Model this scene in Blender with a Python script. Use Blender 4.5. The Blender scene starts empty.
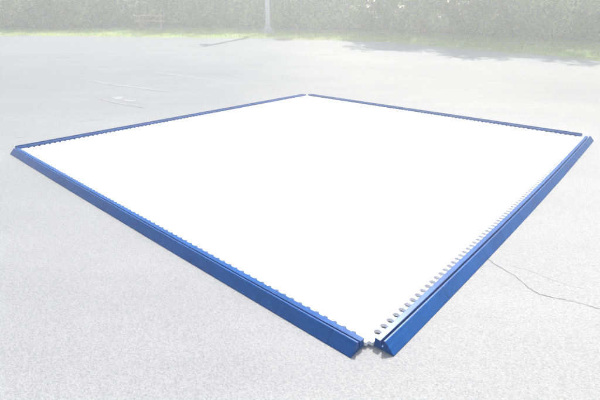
import bpy, bmesh, math, random
import numpy as np
from mathutils import Vector, Matrix

S = bpy.context.scene
COL = S.collection
rng = np.random.default_rng(11)
random.seed(5)

# ------------------------------------------------------------------ helpers
def tag(o, label=None, cat=None, group=None, kind=None):
    if label: o['label'] = label
    if cat: o['category'] = cat
    if group: o['group'] = group
    if kind: o['kind'] = kind
    return o

def empty(name, loc, rz=0.0):
    o = bpy.data.objects.new(name, None)
    o.empty_display_size = .2
    o.location = loc
    o.rotation_euler = (0, 0, rz)
    COL.objects.link(o)
    return o

def mesh_obj(name, verts, faces, mats, parent=None, smooth=False):
    me = bpy.data.meshes.new(name)
    me.from_pydata([tuple(v) for v in verts], [], faces)
    for m in (mats if isinstance(mats, (list, tuple)) else [mats]):
        me.materials.append(m)
    if smooth:
        me.polygons.foreach_set('use_smooth', [True] * len(me.polygons))
    me.update()
    o = bpy.data.objects.new(name, me)
    COL.objects.link(o)
    if parent: o.parent = parent
    return o

def bm_obj(name, bm, mats, parent=None, smooth=False):
    me = bpy.data.meshes.new(name)
    bmesh.ops.recalc_face_normals(bm, faces=bm.faces[:])
    bm.to_mesh(me); bm.free()
    for m in (mats if isinstance(mats, (list, tuple)) else [mats]):
        me.materials.append(m)
    if smooth:
        me.polygons.foreach_set('use_smooth', [True] * len(me.polygons))
    o = bpy.data.objects.new(name, me)
    COL.objects.link(o)
    if parent: o.parent = parent
    return o

def add_box(bm, c, size, M=None, bevel=0.0):
    r = bmesh.ops.create_cube(bm, size=1.0)
    vs = r['verts']
    bmesh.ops.scale(bm, vec=size, verts=vs)
    if bevel:
        es = list({e for v in vs for e in v.link_edges})
        rb = bmesh.ops.bevel(bm, geom=es, offset=bevel, segments=1, affect='EDGES')
        vs = list({v for f in rb['faces'] for v in f.verts} | {v for v in vs if v.is_valid})
    if M is not None:
        bmesh.ops.transform(bm, matrix=M, verts=vs)
    bmesh.ops.translate(bm, vec=c, verts=vs)

def add_tube(bm, pts, radii, seg=8):
    rings = []
    n = len(pts)
    for i, p in enumerate(pts):
        p = Vector(p)
        d = (Vector(pts[min(i + 1, n - 1)]) - Vector(pts[max(i - 1, 0)])).normalized()
        a = d.orthogonal().normalized(); b = d.cross(a)
        rings.append([bm.verts.new(p + (a * math.cos(t) + b * math.sin(t)) * radii[i])
                      for t in [2 * math.pi * k / seg for k in range(seg)]])
    for i in range(n - 1):
        for k in range(seg):
            bm.faces.new((rings[i][k], rings[i][(k + 1) % seg], rings[i + 1][(k + 1) % seg], rings[i + 1][k]))
    bm.faces.new(rings[0][::-1]); bm.faces.new(rings[-1])

# ------------------------------------------------------------------ materials
def new_mat(name, rough=.6, base=(.5, .5, .5), spec=.5):
    m = bpy.data.materials.new(name); m.use_nodes = True
    nt = m.node_tree
    b = nt.nodes['Principled BSDF']
    b.inputs['Base Color'].default_value = (*base, 1)
    b.inputs['Roughness'].default_value = rough
    b.inputs['Specular IOR Level'].default_value = spec
    return m, nt, b

def nd(nt, kind, **kw):
    n = nt.nodes.new(kind)
    for k, v in kw.items():
        if k in n.inputs: n.inputs[k].default_value = v
        else: setattr(n, k, v)
    return n

def noise(nt, vec, scale, detail=4, rough=.55):
    n = nd(nt, 'ShaderNodeTexNoise')
    n.inputs['Scale'].default_value = scale
    n.inputs['Detail'].default_value = detail
    n.inputs['Roughness'].default_value = rough
    nt.links.new(vec, n.inputs['Vector'])
    return n.outputs['Fac']

def ramp(nt, fac, stops):
    r = nd(nt, 'ShaderNodeValToRGB')
    while len(r.color_ramp.elements) < len(stops): r.color_ramp.elements.new(.5)
    for e, (p, c) in zip(r.color_ramp.elements, stops):
        e.position = p; e.color = (*c, 1) if len(c) == 3 else c
    nt.links.new(fac, r.inputs['Fac'])
    return r.outputs['Color']

def mix(nt, fac, a, b, mode='MIX'):
    n = nd(nt, 'ShaderNodeMix', data_type='RGBA', blend_type=mode)
    for sock, v in ((n.inputs[0], fac), (n.inputs[6], a), (n.inputs[7], b)):
        if isinstance(v, (int, float)): sock.default_value = v
        elif isinstance(v, tuple): sock.default_value = (*v, 1)
        else: nt.links.new(v, sock)
    return n.outputs[2]

def bump(nt, b, h, strength=.3, dist=.01):
    n = nd(nt, 'ShaderNodeBump')
    n.inputs['Strength'].default_value = strength
    n.inputs['Distance'].default_value = dist
    nt.links.new(h, n.inputs['Height'])
    nt.links.new(n.outputs['Normal'], b.inputs['Normal'])

def objcoord(nt, scale=None):
    tc = nd(nt, 'ShaderNodeTexCoord').outputs['Object']
    if scale is None: return tc
    mp = nd(nt, 'ShaderNodeMapping')
    mp.inputs['Scale'].default_value = scale
    nt.links.new(tc, mp.inputs['Vector'])
    return mp.outputs['Vector']

GROUND_A, GROUND_B = (.220, .223, .226), (.248, .250, .251)

def ground_mat():
    m, nt, b = new_mat('weathered_asphalt', .85, spec=.04)
    co = objcoord(nt)
    big = noise(nt, co, .35, 5, .6)
    streak = noise(nt, objcoord(nt, (.25, 1.5, 1)), .9, 5, .65)
    base = ramp(nt, big, [(.3, GROUND_A), (.7, GROUND_B)])
    st = ramp(nt, streak, [(.35, (.955, .955, .957)), (.65, (1.025, 1.025, 1.022))])
    base = mix(nt, 1.0, base, st, 'MULTIPLY')
    # the left part of the lot is darker and bluer than the right part
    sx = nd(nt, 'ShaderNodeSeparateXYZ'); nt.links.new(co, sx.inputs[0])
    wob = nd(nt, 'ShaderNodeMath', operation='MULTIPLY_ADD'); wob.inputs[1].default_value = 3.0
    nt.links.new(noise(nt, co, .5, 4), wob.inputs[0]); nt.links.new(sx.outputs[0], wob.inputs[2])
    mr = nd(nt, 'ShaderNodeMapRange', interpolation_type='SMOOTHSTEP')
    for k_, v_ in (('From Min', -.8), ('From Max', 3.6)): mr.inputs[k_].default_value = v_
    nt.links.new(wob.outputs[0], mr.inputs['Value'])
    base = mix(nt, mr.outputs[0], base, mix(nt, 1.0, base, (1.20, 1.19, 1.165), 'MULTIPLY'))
    fr = nd(nt, 'ShaderNodeMapRange', interpolation_type='SMOOTHSTEP')  # far lot colour darkened to offset the haze brightening it
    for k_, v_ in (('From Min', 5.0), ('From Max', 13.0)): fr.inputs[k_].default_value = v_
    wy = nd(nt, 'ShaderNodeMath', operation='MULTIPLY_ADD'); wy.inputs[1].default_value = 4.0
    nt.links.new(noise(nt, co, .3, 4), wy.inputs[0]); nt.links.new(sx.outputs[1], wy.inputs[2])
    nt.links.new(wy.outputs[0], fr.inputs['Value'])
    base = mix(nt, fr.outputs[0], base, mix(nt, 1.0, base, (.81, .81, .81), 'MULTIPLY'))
    vo = nd(nt, 'ShaderNodeTexVoronoi'); vo.inputs['Scale'].default_value = 150
    nt.links.new(co, vo.inputs['Vector'])
    sep = nd(nt, 'ShaderNodeSeparateColor'); nt.links.new(vo.outputs['Color'], sep.inputs['Color'])
    agg = ramp(nt, sep.outputs[0], [(0, (.84, .84, .85)), (.45, (.98, .98, .98)), (1, (1.10, 1.10, 1.08))])
    base = mix(nt, 1.0, base, agg, 'MULTIPLY')
    pit = noise(nt, co, 80, 3, .7)
    pitc = ramp(nt, pit, [(.30, (.76, .76, .77)), (.44, (1, 1, 1))])
    base = mix(nt, 1.0, base, pitc, 'MULTIPLY')
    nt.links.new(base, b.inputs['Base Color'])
    bump(nt, b, mix(nt, .5, vo.outputs['Distance'], pit), .35, .006)
    return m

def blue_mat():
    m, nt, b = new_mat("blue_plastic", .3, spec=.11)
    co = objcoord(nt)
    n1 = noise(nt, co, 3.0, 4)
    base = ramp(nt, n1, [(.3, (.0000, .048, .184)), (.7, (.0002, .066, .245))])
    sc = noise(nt, objcoord(nt, (1, 4.0, 4.0)), 22, 7, .8)
    scm = ramp(nt, sc, [(.52, (0, 0, 0)), (.64, (.8, .8, .8))])
    base = mix(nt, scm, base, (.012, .112, .34))
    sp = noise(nt, co, 150, 2, .6)
    spm = ramp(nt, sp, [(.72, (0, 0, 0)), (.77, (.5, .5, .5))])
    base = mix(nt, spm, base, (.16, .24, .34))
    nt.links.new(base, b.inputs['Base Color'])
    rr = nd(nt, 'ShaderNodeMapRange')
    rr.inputs['To Min'].default_value = .22; rr.inputs['To Max'].default_value = .36
    nt.links.new(sc, rr.inputs['Value']); nt.links.new(rr.outputs[0], b.inputs['Roughness'])
    bump(nt, b, sc, .08, .003)
    return m

def white_mat():
    m, nt, b = new_mat('white_polyethylene', .34, spec=.45)
    co = objcoord(nt)
    n1 = noise(nt, co, 1.1, 5, .6)
    base = ramp(nt, n1, [(.3, (.80, .805, .815)), (.7, (.84, .84, .845))])
    sp = noise(nt, co, 26, 3, .7)
    spm = ramp(nt, sp, [(.69, (0, 0, 0)), (.76, (.75, .75, .75))])
    base = mix(nt, spm, base, (.20, .20, .20))
    nt.links.new(base, b.inputs['Base Color'])
    bump(nt, b, noise(nt, co, 240, 2), .04, .001)
    return m

def plain(name, c, rough=.7, var=.15, scale=8, spec=.4):
    m, nt, b = new_mat(name, rough, spec=spec)
    n = noise(nt, objcoord(nt), scale, 5, .6)
    lo = tuple(x * (1 - var) for x in c); hi = tuple(min(1, x * (1 + var)) for x in c)
    nt.links.new(ramp(nt, n, [(.3, lo), (.7, hi)]), b.inputs['Base Color'])
    return m

def leaf_mat(name, a, c, d):
    m, nt, b = new_mat(name, .5, spec=.35)
    g = nd(nt, 'ShaderNodeNewGeometry')
    cl = noise(nt, objcoord(nt), .95, 3, .6)          # sprays of younger and older leaves
    mm = nd(nt, 'ShaderNodeMapRange')
    mm.inputs['From Min'].default_value = .36; mm.inputs['From Max'].default_value = .64
    nt.links.new(cl, mm.inputs['Value'])
    fac = mix(nt, .82, g.outputs['Random Per Island'], mm.outputs[0])
    col = ramp(nt, fac, [(.15, a), (.5, c), (.85, d)])
    nt.links.new(col, b.inputs['Base Color'])
    tr = nd(nt, 'ShaderNodeBsdfTranslucent')
    br = mix(nt, 1.0, col, (1.5, 1.6, .7), 'MULTIPLY')
    nt.links.new(br, tr.inputs['Color'])
    ms = nd(nt, 'ShaderNodeMixShader'); ms.inputs[0].default_value = .5
    nt.links.new(b.outputs[0], ms.inputs[1]); nt.links.new(tr.outputs[0], ms.inputs[2])
    nt.links.new(ms.outputs[0], nt.nodes['Material Output'].inputs['Surface'])
    return m

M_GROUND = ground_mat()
M_BLUE = blue_mat()
M_WHITE = white_mat()
M_GRASS = plain('lawn_soil', (.200, .240, .105), .9, .35, 1.2, .1)
M_BLADE = leaf_mat('grass_blades', (.17, .22, .080), (.25, .30, .105), (.36, .37, .15))
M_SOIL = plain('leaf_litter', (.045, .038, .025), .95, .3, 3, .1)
M_CRACK = plain('crack_fill', (.15, .15, .155), .9, .3, 30)
M_PAINT = plain('worn_line_paint', (.196, .198, .200), .8, .12, 9)
M_DARKSTRIPE = plain('dark_sealant', (.160, .161, .165), .7, .2, 9)
M_STAIN = plain('pale_stain', (.198, .200, .198), .8, .1, 14)
M_CHIP = plain('pale_chip', (.26, .256, .245), .8, .15, 30)
M_STEEL = plain('galvanised_steel', (.42, .43, .45), .42, .08, 3)
M_CONC = plain('concrete', (.34, .33, .31), .85, .15, 7)
M_WOOD = plain('faded_red_wood', (.56, .38, .31), .75, .2, 9)
M_LENS = plain('lamp_lens', (.6, .6, .58), .25, .05, 5)
M_BARK = plain('bark', (.10, .085, .065), .9, .35, 9, .2)
LEAF = {
    'dark': leaf_mat('dark_leaves', (.020, .036, .014), (.080, .115, .045), (.210, .245, .105)),
    'mid': leaf_mat('green_leaves', (.035, .060, .018), (.135, .180, .065), (.340, .375, .150)),
    'pale': leaf_mat('silvery_leaves', (.080, .110, .050), (.240, .280, .150), (.450, .475, .250)),
    'gold': leaf_mat('golden_leaves', (.200, .190, .060), (.360, .310, .080), (.460, .380, .110)),
}

# ------------------------------------------------------------------ terrain
KY = [-60, -40, -20, 0, 6, 9.7] + [9.7 + .5 * i for i in range(1, 8)] + list(range(14, 51)) + [60, 75, 90]
def _tz(y):
    t = min(max(y - 9.7, 0), 36)
    return .05 * t * t / 6 if t < 3 else .05 * (t - 1.5)
KZ = [_tz(y) for y in KY]
def tz(y): return float(np.interp(y, KY, KZ))

KX = [-85, -60, -40, -30, -20, -10, 0, 10, 20, 30, 40, 60, 85]
V = [(x, y, z) for y, z in zip(KY, KZ) for x in KX]
nx = len(KX)
F = [(j * nx + i, j * nx + i + 1, (j + 1) * nx + i + 1, (j + 1) * nx + i) for j in range(len(KY) - 1) for i in range(nx - 1)]
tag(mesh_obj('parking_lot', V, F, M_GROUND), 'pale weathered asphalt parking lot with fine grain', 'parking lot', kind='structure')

EDGE = [(-60, 27.0), (-35, 25.6), (-22, 25.0), (-16.4, 24.65), (-14.3, 24.75), (-12, 24.6), (-8.1, 24.2), (-5.4, 24.1), (-1.6, 23.9), (0, 23.3),
        (2.5, 22.9), (4.9, 22.0), (6.7, 20.05), (8.3, 18.7), (9.8, 17.5), (10.9, 16.2), (14, 13.0), (20, 7), (32, -5)]
TREE = [(-60, 32), (-35, 30.6), (-19.5, 29.5), (-15.1, 29.8), (-10.6, 32.4), (-4.9, 31.4), (0, 29.1), (6.1, 28.0), (8.6, 26.0),
        (11, 25.0), (15.3, 23.0), (20, 19.5), (27, 12), (38, 0)]
def along(poly, t):
    P = np.array(poly, float); d = np.r_[0, np.cumsum(np.linalg.norm(np.diff(P, axis=0), axis=1))]
    s = np.asarray(t) * d[-1]
    return np.stack([np.interp(s, d, P[:, 0]), np.interp(s, d, P[:, 1])], -1), d[-1]

NT, NW = 420, 26
ts = np.linspace(0, 1, NT)
e, _ = along(EDGE, ts); t_, _ = along(TREE, ts)
e = e + np.stack([np.zeros(NT), .10 * np.sin(ts * 320) * np.sin(ts * 77) + rng.normal(0, .06, NT)], -1)
V, F = [], []
for i in range(NT):
    for j in range(NW):
        p = e[i] + (t_[i] - e[i]) * (j / (NW - 1)) * 1.45
        V.append((p[0], p[1], tz(p[1]) + .02 + (.03 if 0 < j else -.03)))
for i in range(NT - 1):
    for j in range(NW - 1):
        a = i * NW + j
        F.append((a, a + NW, a + NW + 1, a + 1))
tag(mesh_obj('lawn', V, F, M_GRASS), 'strip of green lawn between parking lot and thicket', 'lawn', kind='structure')
# wood floor behind the lawn
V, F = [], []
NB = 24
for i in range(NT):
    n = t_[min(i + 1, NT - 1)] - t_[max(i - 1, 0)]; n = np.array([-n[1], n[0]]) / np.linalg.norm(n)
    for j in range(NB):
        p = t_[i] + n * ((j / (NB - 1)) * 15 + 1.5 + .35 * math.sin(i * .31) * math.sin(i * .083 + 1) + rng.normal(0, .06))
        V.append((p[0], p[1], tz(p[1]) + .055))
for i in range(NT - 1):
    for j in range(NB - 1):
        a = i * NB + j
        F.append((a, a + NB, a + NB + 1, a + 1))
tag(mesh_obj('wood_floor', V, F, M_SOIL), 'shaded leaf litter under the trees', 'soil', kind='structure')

# grass blades: tufts over the lawn
n = 26000
u = rng.uniform(.1, .92, n); w = rng.beta(1.0, 1.3, n)
pe, _ = along(EDGE, u); pt, _ = along(TREE, u)
P = pe + (pt - pe) * (w * .98 + .005)[:, None]
z = np.interp(P[:, 1], KY, KZ) + .045
ang = rng.uniform(0, 2 * np.pi, n); hw = rng.uniform(.012, .03, n); hh = rng.uniform(.05, .13, n)
dx, dy = np.cos(ang), np.sin(ang)
lean = rng.normal(0, .05, (n, 2))
V = np.empty((n, 3, 3))
V[:, 0] = np.stack([P[:, 0] - dx * hw, P[:, 1] - dy * hw, z], -1)
V[:, 1] = np.stack([P[:, 0] + dx * hw, P[:, 1] + dy * hw, z], -1)
V[:, 2] = np.stack([P[:, 0] + lean[:, 0], P[:, 1] + lean[:, 1], z + hh], -1)
F = np.arange(n * 3).reshape(n, 3).tolist()
tag(mesh_obj('grass', V.reshape(-1, 3), F, M_BLADE), 'short yellow green grass along the lot edge', 'grass', kind='stuff')

# ------------------------------------------------------------------ marks on the lot
def ribbon(name, pts, widths, mat, lift, kind_label, cat, jitter=0.0, steps=10):
    P = []
    for (a, b) in zip(pts[:-1], pts[1:]):
        for k in range(steps):
            P.append((a[0] + (b[0] - a[0]) * k / steps, a[1] + (b[1] - a[1]) * k / steps))
    P.append(pts[-1]); P = np.array(P, float)
    if jitter:
        P[1:-1] += rng.normal(0, jitter, P[1:-1].shape)
    W = np.interp(np.linspace(0, 1, len(P)), np.linspace(0, 1, len(widths)), widths) * rng.uniform(.65, 1.25, len(P))
    V, F = [], []
    for i, p in enumerate(P):
        d = P[min(i + 1, len(P) - 1)] - P[max(i - 1, 0)]; d = np.array([-d[1], d[0]]) / (np.linalg.norm(d) + 1e-9)
        for s in (-1, 1):
            q = p + d * s * W[i] / 2
            V.append((q[0], q[1], tz(q[1]) + lift))
    for i in range(len(P) - 1):
        F.append((2 * i, 2 * i + 2, 2 * i + 3, 2 * i + 1))
    return tag(mesh_obj(name, V, F, mat), kind_label, cat, kind='structure')

def patch(name, c, r, mat, lift, label, cat, k=18, squash=1.0):
    V = [(c[0], c[1], tz(c[1]) + lift)]
    ph = rng.uniform(0, 6.28, 4)
    for i in range(k):
        a = 2 * math.pi * i / k
        rr = r * (1 + .35 * math.sin(2 * a + ph[0]) + .22 * math.sin(3 * a + ph[1]) + .15 * math.sin(5 * a + ph[2]))
        y = c[1] + rr * squash * math.sin(a)
        V.append((c[0] + rr * math.cos(a), y, tz(y) + lift))
    F = [(0, 1 + i, 1 + (i + 1) % k) for i in range(k)]
    return tag(mesh_obj(name, V, F, mat), label, cat, kind='structure')

O = Vector((.3705, 1.7604, 0)); YAW = .72204
CR = [(1.30, 2.72), (1.37, 2.65), (1.39, 2.58), (1.43, 2.50), (1.465, 2.44), (1.478, 2.36), (1.492, 2.28), (1.53, 2.22), (1.60, 2.19), (1.68, 2.16), (1.75, 2.12),
      (1.81, 2.08), (1.93, 2.05), (2.05, 1.96), (2.3, 1.9)]
ribbon('pavement_crack', CR, [.003, .005, .004, .006, .003, .004, .003], M_CRACK, .002, 'thin crack running from the blue border', 'crack', .003, 6)
ribbon('pavement_crack', [(1.46, 2.58), (1.51, 2.55), (1.60, 2.50), (1.66, 2.42), (1.77, 2.32), (1.86, 2.28)], [.001, .002, .002, .001], M_DARKSTRIPE, .002,
       'faint hairline crack above the longer crack', 'crack', .003, 6)
ribbon('worn_stripe', [(-6.4, 12.35), (-5.0, 11.27), (-3.5, 10.42), (-2.9, 10.1)], [.03, .10, .07, .02], M_PAINT, .004, 'faded stripe on the asphalt', 'stripe', .012)
ribbon('worn_stripe', [(-5.0, 13.6), (-3.9, 12.93), (-2.84, 12.3), (-2.2, 11.9)], [.02, .10, .08, .02], M_PAINT, .004, 'faded stripe on the asphalt', 'stripe', .012)
ribbon('worn_stripe', [(-4.4, 9.2), (-3.6, 8.6), (-3.0, 8.2)], [.01, .05, .01], M_PAINT, .004, 'faded stripe on the asphalt', 'stripe', .01)
ribbon('sealed_seam', [(-9.3, 16.9), (-8.8, 17.7), (-8.35, 18.6)], [.03, .07, .03], M_DARKSTRIPE, .004, 'short dark seam in the asphalt', 'seam', .012)
ribbon('sealed_seam', [(-3.75, 6.95), (-3.55, 7.15), (-3.2, 7.35)], [.008, .014, .006], M_DARKSTRIPE, .004, 'short dark seam in the asphalt', 'seam', .006)
for q, r in (((-3.98, 9.30), .15), ((-3.58, 8.95), .11)):
    patch('pale_stain', q, r, M_STAIN, .004, 'pale stain on the asphalt', 'stain', squash=1.0)
for q, r in (((-4.10, 6.02), .045), ((-3.92, 6.70), .025), ((-3.3, 7.1), .018)):
    patch('pale_chip', q, r, M_CHIP, .004, 'small pale chip in the asphalt', 'chip', 10, .8)

# ------------------------------------------------------------------ rink
LR, LL = 5.713, 5.333        # along the right wall / along the front-left wall
eR = Vector((math.sin(YAW), math.cos(YAW), 0)); eL = Vector((-math.cos(YAW), math.sin(YAW), 0))
ANG = math.pi / 2 - YAW      # heading of eR
PITCH = .0650

# white floor: local x along eR, local y along eL
def socket_edge(length, yc=.008, r=.0225, nk=.0125):
    """outline along +x of one floor edge, sockets cut towards +y; edge line at y = -.012"""
    pts = []
    yE = -.022
    nS = int((length - .15) / PITCH) + 1
    x0 = (length - (nS - 1) * PITCH) / 2
    for k in range(nS):
        c = x0 + k * PITCH
        a0 = math.asin(nk / r)
        pts.append((c - nk - .003, yE)); pts.append((c - nk, yE + .003))
        for i in range(11):
            a = -math.pi / 2 - a0 - (2 * math.pi - 2 * a0) * i / 10
            pts.append((c + r * math.cos(a), yc + r * math.sin(a)))
        pts.append((c + nk, yE + .003)); pts.append((c + nk + .003, yE))
    return pts

def bow(amount, t):
    return amount * math.sin(math.pi * min(max(t, 0), 1)) ** .8
outline = []
corners = [((0, 0), 0.0, LR, .030), ((LR, 0), math.pi / 2, LL, 0), ((LR, LL), math.pi, LR, 0), ((0, LL), -math.pi / 2, LL, .010)]
for (c, a, ln, bw) in corners:
    R = Matrix.Rotation(a, 2); cv = Vector(c)
    seq = [(-.020, .005), (.004, .004), (.005, -.020), (.034, -.022)]
    seq += socket_edge(ln, -.002, .0185, .0120) if bw == .010 else socket_edge(ln)
    seq += [(ln - .034, -.022)]
    for q in seq:
        outline.append(cv + R @ Vector((q[0], q[1] - (bow(bw, q[0] / ln) if q[0] > .03 else 0))))
N = len(outline)
ZB, ZT = .004, .028
V = [(p.x, p.y, ZT) for p in outline] + [(p.x, p.y, ZT - .002) for p in outline] + [(p.x, p.y, ZB) for p in outline]
F = [tuple(range(N))]
for i in range(N):
    j = (i + 1) % N
    F.append((i, N + i, N + j, j)); F.append((N + i, 2 * N + i, 2 * N + j, N + j))
fl = mesh_obj('rink_floor', V, F, M_WHITE)
fl.location = O; fl.rotation_euler = (0, 0, ANG)
tag(fl, 'large flat white plastic rink floor with notched edges inside blue borders', 'rink floor')

# blue border rail profile (u = outward, z)
PROFILE = [(.0225, 0), (.0225, .0530), (.0240, .0555), (.0270, .0560), (.0550, .0535), (.0570, .0515), (.0580, .0220),
           (.0740, .0220), (.0745, .0605), (.0765, .064), (.0840, .064), (.0870, .0625), (.140, .0055), (.141, 0)]
def rail_segment(x0, x1, parent, ln, bw, shift=0.0):
    bm = bmesh.new()
    nsub = 4
    rings = []
    for k in range(nsub + 1):
        x = x0 + (x1 - x0) * k / nsub
        rings.append([bm.verts.new((x, -(u + shift + bow(bw, x / ln)), z)) for u, z in PROFILE])
    n = len(PROFILE)
    for k in range(nsub):
        for i in range(n):
            bm.faces.new((rings[k][i], rings[k][(i + 1) % n], rings[k + 1][(i + 1) % n], rings[k + 1][i]))
    bm.faces.new(rings[0]); bm.faces.new(rings[-1][::-1])
    return bm_obj('segment', bm, M_BLUE, parent)

def border(corner, ang, ln, first, label, s0=.017, s1=.017, bw=0.0):
    root = empty('border_rail', corner, ang)
    tag(root, label, 'border rail', 'blue border rails round the white floor')
    cuts = [s0]
    x = first
    while x < ln - s1 - .05:
        if x > s0 + .05: cuts.append(x)
        x += .65
    cuts.append(ln - s1)
    for a, b in zip(cuts[:-1], cuts[1:]):
        rail_segment(a + .0006, b - .0006, root, ln, bw, shift=random.uniform(-.0008, .0008))
    return root

cN = O; cR = O + eR * LR; cF = cR + eL * LL; cL = O + eL * LL
border(cN, ANG, LR, .68, 'bright blue border rail facing the crack in the asphalt, along the right edge', s1=.006, bw=.030)
border(cR, ANG + math.pi / 2, LL, .40, 'dark blue border rail along the far edge nearest the trees, ending at the right corner', s0=.03, s1=.012)
border(cF, ANG + math.pi, LR, .48, 'thin blue border rail along the left far edge, below the faded stripes', s0=.012, s1=-.035)
border(cL, ANG - math.pi / 2, LL, .608, 'wide blue border rail along the near left edge, sloping face towards the viewer', s0=.032, bw=.010)

# ------------------------------------------------------------------ light pole
px, py = -1.95, 26.8; pz = tz(py)
pole = empty('light_pole', (px, py, pz), math.radians(14))
tag(pole, 'grey steel light pole on concrete footing at the lawn edge', 'light pole')
bm = bmesh.new(); add_box(bm, (0, 0, .05), (.66, .66, .42), bevel=.03); bm_obj('footing', bm, M_CONC, pole)
bm = bmesh.new()
for (z0, z1, a) in ((.26, .30, .44), (.30, .46, .33)):
    add_box(bm, (0, 0, (z0 + z1) / 2), (a, a, z1 - z0 - .001), bevel=.012)
bm_obj('base_cover', bm, M_STEEL, pole)
bm = bmesh.new()
a0, a1, zt = .125, .10, 7.6
vb = [bm.verts.new((sx * a0, sy * a0, .48)) for sx, sy in ((-1, -1), (1, -1), (1, 1), (-1, 1))]
vt = [bm.verts.new((sx * a1, sy * a1, zt)) for sx, sy in ((-1, -1), (1, -1), (1, 1), (-1, 1))]
for i in range(4): bm.faces.new((vb[i], vb[(i + 1) % 4], vt[(i + 1) % 4], vt[i]))
bm.faces.new(vt); bm.faces.new(vb[::-1])
bmesh.ops.bevel(bm, geom=[e for e in bm.edges if abs(e.verts[0].co.z - e.verts[1].co.z) > 1], offset=.02, segments=2, affect='EDGES')
bm_obj('shaft', bm, M_STEEL, pole)
bm = bmesh.new(); add_box(bm, (0, .30, 7.48), (.08, .40, .08), bevel=.01); bm_obj('arm', bm, M_STEEL, pole)
bm = bmesh.new(); add_box(bm, (0, .72, 7.50), (.38, .48, .16), bevel=.03); hd = bm_obj('lamp_head', bm, M_STEEL, pole)
bm = bmesh.new(); add_box(bm, (0, .72, 7.412), (.30, .40, .02)); bm_obj('lens', bm, M_LENS, hd)

# ------------------------------------------------------------------ picnic table
tx, ty = -10.1, 30.7
tb = empty('picnic_table', (tx, ty, tz(ty) + .03), math.radians(14))
tag(tb, 'faded reddish wooden picnic table on the lawn before the thicket', 'picnic table')
bm = bmesh.new()
for k in range(5): add_box(bm, (0, -.31 + .155 * k, .745), (1.85, .145, .045), bevel=.005)
bm_obj('tabletop', bm, M_WOOD, tb)
for s in (-1, 1):
    bm = bmesh.new()
    for k in range(2): add_box(bm, (0, s * (.66 + .135 * k), .44), (1.85, .125, .045), bevel=.005)
    bm_obj('bench', bm, M_WOOD, tb)
for s in (-1, 1):
    for t in (-1, 1):
        bm = bmesh.new()
        M = Matrix.Rotation(t * math.radians(31), 3, 'X').to_4x4()
        add_box(bm, (s * .68, t * .42, .36), (.05, .12, .86), M, .004)
        bm_obj('leg', bm, M_WOOD, tb)
    bm = bmesh.new(); add_box(bm, (s * .735, 0, .40), (.045, 1.62, .10), bevel=.004); bm_obj('crossbeam', bm, M_WOOD, tb)

# ------------------------------------------------------------------ vegetation
def leaves_mesh(name, centers, radii, per, size, mat, parent, flat=.75, droop=.0, aspect=.5):
    nC = len(centers)
    C = np.repeat(np.asarray(centers), per, 0); R = np.repeat(np.asarray(radii), per)
    n = len(C)
    d = rng.normal(size=(n, 3)); d /= np.linalg.norm(d, axis=1)[:, None]
    d[:, 2] *= flat
    P = C + d * (R * rng.uniform(.25, 1, n) ** .6)[:, None]
    P[:, 2] = np.maximum(P[:, 2], .03)
    L = rng.uniform(size[0], size[1], n)
    a = rng.normal(size=(n, 3)); a[:, 2] = a[:, 2] * .6 - droop
    a /= np.linalg.norm(a, axis=1)[:, None]
    b = np.cross(a, rng.normal(size=(n, 3))); b /= np.linalg.norm(b, axis=1)[:, None]
    c = np.cross(a, b)
    V = np.empty((n, 4, 3))
    V[:, 0] = P
    V[:, 1] = P + a * (L * .5)[:, None] + b * (L * aspect * .5)[:, None] + c * (L * .08)[:, None]
    V[:, 2] = P + a * L[:, None]
    V[:, 3] = P + a * (L * .5)[:, None] - b * (L * aspect * .5)[:, None] + c * (L * .08)[:, None]
    me = bpy.data.meshes.new(name)
    me.from_pydata(V.reshape(-1, 3).tolist(), [], np.arange(n * 4).reshape(n, 4).tolist())
    me.materials.append(mat)
    o = bpy.data.objects.new(name, me); COL.objects.link(o)
    if parent: o.parent = parent
    return o

def clumps(h, w, z0, n, power=.5):
    out = []
    while len(out) < n:
        q = rng.uniform(-1, 1, 3)
        rr = q[0] ** 2 + q[1] ** 2
        prof = (1 - abs(q[2]) ** 2.2)
        if rr < prof and (rr + q[2] ** 2) > rng.uniform(0, .75):
            out.append((q[0] * w / 2 * rng.uniform(.8, 1.15), q[1] * w / 2 * rng.uniform(.8, 1.15), z0 + (q[2] + 1) / 2 * (h - z0)))
    return np.array(out)

def shrub(name, h, w, mat, label, cat, group, nclump, per, size, aspect=.5, droop=0.):
    r = empty(name, (0, 0, 0)); tag(r, label, cat, group)
    C = clumps(h, w, .1, nclump)
    leaves_mesh('crown', C, rng.uniform(.22, .45, len(C)) * (w / 2.2), per, size, LEAF[mat], r, droop=droop, aspect=aspect)
    bm = bmesh.new()
    for k in range(6):
        c = C[rng.integers(len(C))]
        add_tube(bm, [(rng.normal(0, .06), rng.normal(0, .06), -.05), (c[0] * .4, c[1] * .4, c[2] * .5), tuple(c)], [.03, .02, .006], 5)
    bm_obj('stem', bm, M_BARK, r)
    return r

def tree(name, h, w, z0, mat, label, cat, group, nclump, per, size, aspect=.5, droop=0.):
    r = empty(name, (0, 0, 0)); tag(r, label, cat, group)
    C = clumps(h, w, z0, nclump)
    leaves_mesh('crown', C, rng.uniform(.45, .85, len(C)), per, size, LEAF[mat], r, droop=droop, aspect=aspect)
    bm = bmesh.new()
    lx, ly = rng.normal(0, .25, 2)
    add_tube(bm, [(0, 0, -.1), (lx * .2, ly * .2, h * .2), (lx * .6, ly * .6, h * .5), (lx, ly, h * .92)], [.17, .14, .09, .02], 9)
    for k in range(9):
        c = C[rng.integers(len(C))]; f = max(.12, min(.8, c[2] / h - .12))
        add_tube(bm, [(lx * f, ly * f, h * f), (c[0] * .5 + lx * .3, c[1] * .5 + ly * .3, (h * f + c[2]) / 2 + .1), tuple(c)], [.06, .04, .012], 6)
    bm_obj('trunk', bm, M_BARK, r)
    return r

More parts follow.
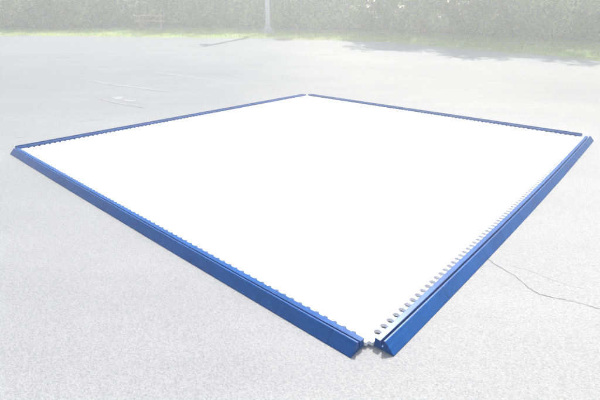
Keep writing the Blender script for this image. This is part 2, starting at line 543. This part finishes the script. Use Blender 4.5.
used = set()
def copy_tree(o):
    c = o.copy(); COL.objects.link(c)
    for ch in o.children:
        d = ch.copy(); COL.objects.link(d); d.parent = c
    return c
def place(proto, x, y, rz, s, label=None, group=None):
    if proto.name in used: o = copy_tree(proto)
    else: used.add(proto.name); o = proto
    o.location = (x, y, tz(y) + .03); o.rotation_euler = (0, 0, rz); o.scale = (s, s, s * random.uniform(.9, 1.1))
    if label: o['label'] = label
    if group: o['group'] = group
    return o

G1 = 'leafy shrubs at the foot of the thicket'; G2 = 'tall trees of the thicket'
SL = 'dull green leafy shrub at the foot of the hazy thicket'
TL = 'tall dense green tree rising from the hazy thicket behind the shrubs'
shr = [shrub('shrub', 1.9, 2.2, 'mid', SL, 'shrub', G1, 60, 30, (.14, .26)),
       shrub('shrub', 1.6, 2.4, 'dark', SL, 'shrub', G1, 60, 30, (.12, .24)),
       shrub('shrub', 2.5, 2.0, 'mid', SL, 'shrub', G1, 60, 32, (.16, .34), .26, .3)]
PL = 'pale green shrub with light leaf sprays among the darker shrubs at the thicket foot'
G3 = 'pale green shrubs among the darker ones'
pal = [shrub('shrub', 2.3, 2.6, 'pale', PL, 'shrub', G3, 64, 30, (.14, .28)),
       shrub('shrub', 1.7, 2.2, 'pale', PL, 'shrub', G3, 56, 30, (.14, .30), .3, .3)]
tre = [tree('tree', 8.5, 5.2, .9, 'mid', TL, 'tree', G2, 120, 60, (.20, .38)),
       tree('tree', 7.6, 4.6, .7, 'dark', TL, 'tree', G2, 110, 60, (.20, .36)),
       tree('tree', 9.5, 4.8, 1.2, 'dark', TL, 'tree', G2, 120, 60, (.20, .38))]
P, Ltot = along(TREE, np.linspace(0, 1, 2000))
D = np.linspace(0, Ltot, 2000)
def at_x(x): i = int(np.argmin(abs(P[:, 0] - x) + (P[:, 1] < 5) * 50)); return P[i]
x = -31.0; k = 0
while x < 21.5:
    q = at_x(x)
    place((shr[0], pal[0], shr[1], shr[2], pal[1], shr[1], shr[0])[k % 7], q[0] + random.uniform(-.3, .3), q[1] - .05 + random.uniform(-.15, .75), random.uniform(0, 6.3), random.uniform(.75, 1.25))
    x += random.uniform(1.3, 1.9) * (.75 if x > 8 else 1); k += 1
x = -30.0; k = 0
while x < 24:
    q = at_x(x)
    off = 2.6 + random.uniform(-.3, 1.2)
    nx_, ny_ = (.35, .94) if x < 6 else (.6, .8)
    place(tre[(k * 2) % 3], q[0] + nx_ * off, q[1] + ny_ * off, random.uniform(0, 6.3), random.uniform(.8, 1.1) * (.8 if 5 < x < 15 else 1))
    x += random.uniform(2.2, 3.3) * (.8 if x > 8 else 1); k += 1
# ones that stand out
s = shrub('shrub', 2.2, 2.6, 'gold', 'wide golden yellow shrub at the far left end of the lawn', 'shrub', None, 60, 32, (.10, .2)); place(s, -19.4, 29.0, 1, 1.0)
s = shrub('shrub', 2.6, 3.0, 'pale', 'big silvery white shrub beside the golden shrub', 'shrub', None, 90, 36, (.10, .2)); place(s, -17.2, 29.6, 1, 1.0)
s = shrub('shrub', 1.25, 2.0, 'gold', 'low yellowish shrub left of the picnic table', 'shrub', None, 40, 30, (.09, .16)); place(s, -15.2, 29.5, 2, .95)
s = shrub('shrub', .9, .8, 'gold', 'small thin yellow sapling in front of dark shrubs', 'shrub', None, 16, 18, (.09, .16)); place(s, 7.0, 26.6, 0, 1)
s = tree('tree', 4.6, 3.6, .5, 'pale', 'pale feathery tree with drooping leaves above the wide lawn', 'tree', None, 95, 60, (.18, .36), .22, .7); place(s, 12.6, 23.9, 0, 1)
s = tree('tree', 5.0, 4.4, .5, 'pale', 'bright pale tree at the far right end of the thicket', 'tree', None, 95, 60, (.18, .36), .3, .4); place(s, 15.6, 22.9, 0, 1)
s = tree('tree', 5.2, 3.6, .7, 'pale', 'pale green tree with light leaves behind the picnic table', 'tree', None, 95, 60, (.15, .28), .5, .2); place(s, -8.6, 33.2, 0, 1)
s = tree('tree', 5.0, 3.4, .6, 'pale', 'light yellow green tree right of the light pole', 'tree', None, 80, 60, (.15, .28), .5, .2); place(s, -.4, 30.6, 0, 1)

for (x_, y_, s_, k_) in ((7.6, 28.0, 1.2, 0), (10.6, 26.6, 1.12, 2), (13.4, 26.2, 1.2, 0)):
    place(tre[k_], x_, y_, random.uniform(0, 6.3), s_)
# the wood beyond, one mass
NWD = 2000
q, _ = along(TREE, rng.uniform(.12, .93, NWD))
off = rng.uniform(4.5, 12, NWD)
C = np.stack([q[:, 0] + .5 * off, q[:, 1] + .85 * off, np.interp(q[:, 1] + .85 * off, KY, KZ) + 8.5 * rng.uniform(0.02, 1, NWD) ** 1.5], -1)
w = leaves_mesh('woods', C, rng.uniform(.7, 1.2, NWD), 34, (.28, .5), LEAF['dark'], None)
tag(w, 'dim mass of woodland filling the space behind the thicket', 'woods', kind='stuff')

# ------------------------------------------------------------------ haze
HAZE = .0125
bm = bmesh.new(); add_box(bm, (0, 15, 7.5), (190, 170, 17.5))
hz = bm_obj('haze', bm, [])
m = bpy.data.materials.new('haze_air'); m.use_nodes = True
nt = m.node_tree; nt.nodes.clear()
out = nt.nodes.new('ShaderNodeOutputMaterial'); pv = nt.nodes.new('ShaderNodeVolumePrincipled')
pv.inputs['Color'].default_value = (.955, .98, .965, 1)
pv.inputs['Density'].default_value = HAZE
pv.inputs['Anisotropy'].default_value = .58
nt.links.new(pv.outputs[0], out.inputs['Volume'])
hz.data.materials.append(m)
tag(hz, 'pale bright haze hanging over the lot and thicket', 'haze', kind='stuff')

# ------------------------------------------------------------------ light
SUN_AZ, SUN_EL = math.radians(20), math.radians(48)      # azimuth from +y towards +x
sd = bpy.data.lights.new('sun', 'SUN'); sd.energy = 4.2; sd.angle = math.radians(.5); sd.color = (1, .975, .94)
so = bpy.data.objects.new('sun', sd); COL.objects.link(so)
to_sun = Vector((math.sin(SUN_AZ) * math.cos(SUN_EL), math.cos(SUN_AZ) * math.cos(SUN_EL), math.sin(SUN_EL)))
so.rotation_euler = to_sun.to_track_quat('Z', 'Y').to_euler()
so.location = to_sun * 60
w = bpy.data.worlds.new('World'); S.world = w; w.use_nodes = True
nt = w.node_tree
sky = nt.nodes.new('ShaderNodeTexSky'); sky.sky_type = 'NISHITA'; sky.sun_disc = False
sky.sun_elevation = SUN_EL; sky.sun_rotation = SUN_AZ
sky.dust_density = 4
nt.links.new(sky.outputs[0], nt.nodes['Background'].inputs['Color'])
nt.nodes['Background'].inputs['Strength'].default_value = .13

# ------------------------------------------------------------------ camera
f, pitch, roll = 421.06, .40591, .00518
cd = bpy.data.cameras.new('camera'); co = bpy.data.objects.new('camera', cd); COL.objects.link(co)
cd.sensor_width = 36; cd.lens = f / 600 * 36; cd.clip_start = .05; cd.clip_end = 500
fw = Vector((0, math.cos(pitch), -math.sin(pitch))); up = Vector((0, math.sin(pitch), math.cos(pitch))); rt = Vector((1, 0, 0))
r2 = rt * math.cos(roll) + up * math.sin(roll); u2 = -rt * math.sin(roll) + up * math.cos(roll)
co.matrix_world = Matrix(((r2.x, u2.x, -fw.x, 0), (r2.y, u2.y, -fw.y, 0), (r2.z, u2.z, -fw.z, 1.6), (0, 0, 0, 1)))
S.camera = co

S.view_settings.view_transform = 'Standard'; S.view_settings.look = 'None'
S.view_settings.exposure = 1.12; S.view_settings.gamma = 1; S.view_settings.use_curve_mapping = False
S.cycles.volume_bounces = 3
S.cycles.use_denoising = True
S.cycles.max_bounces = 8
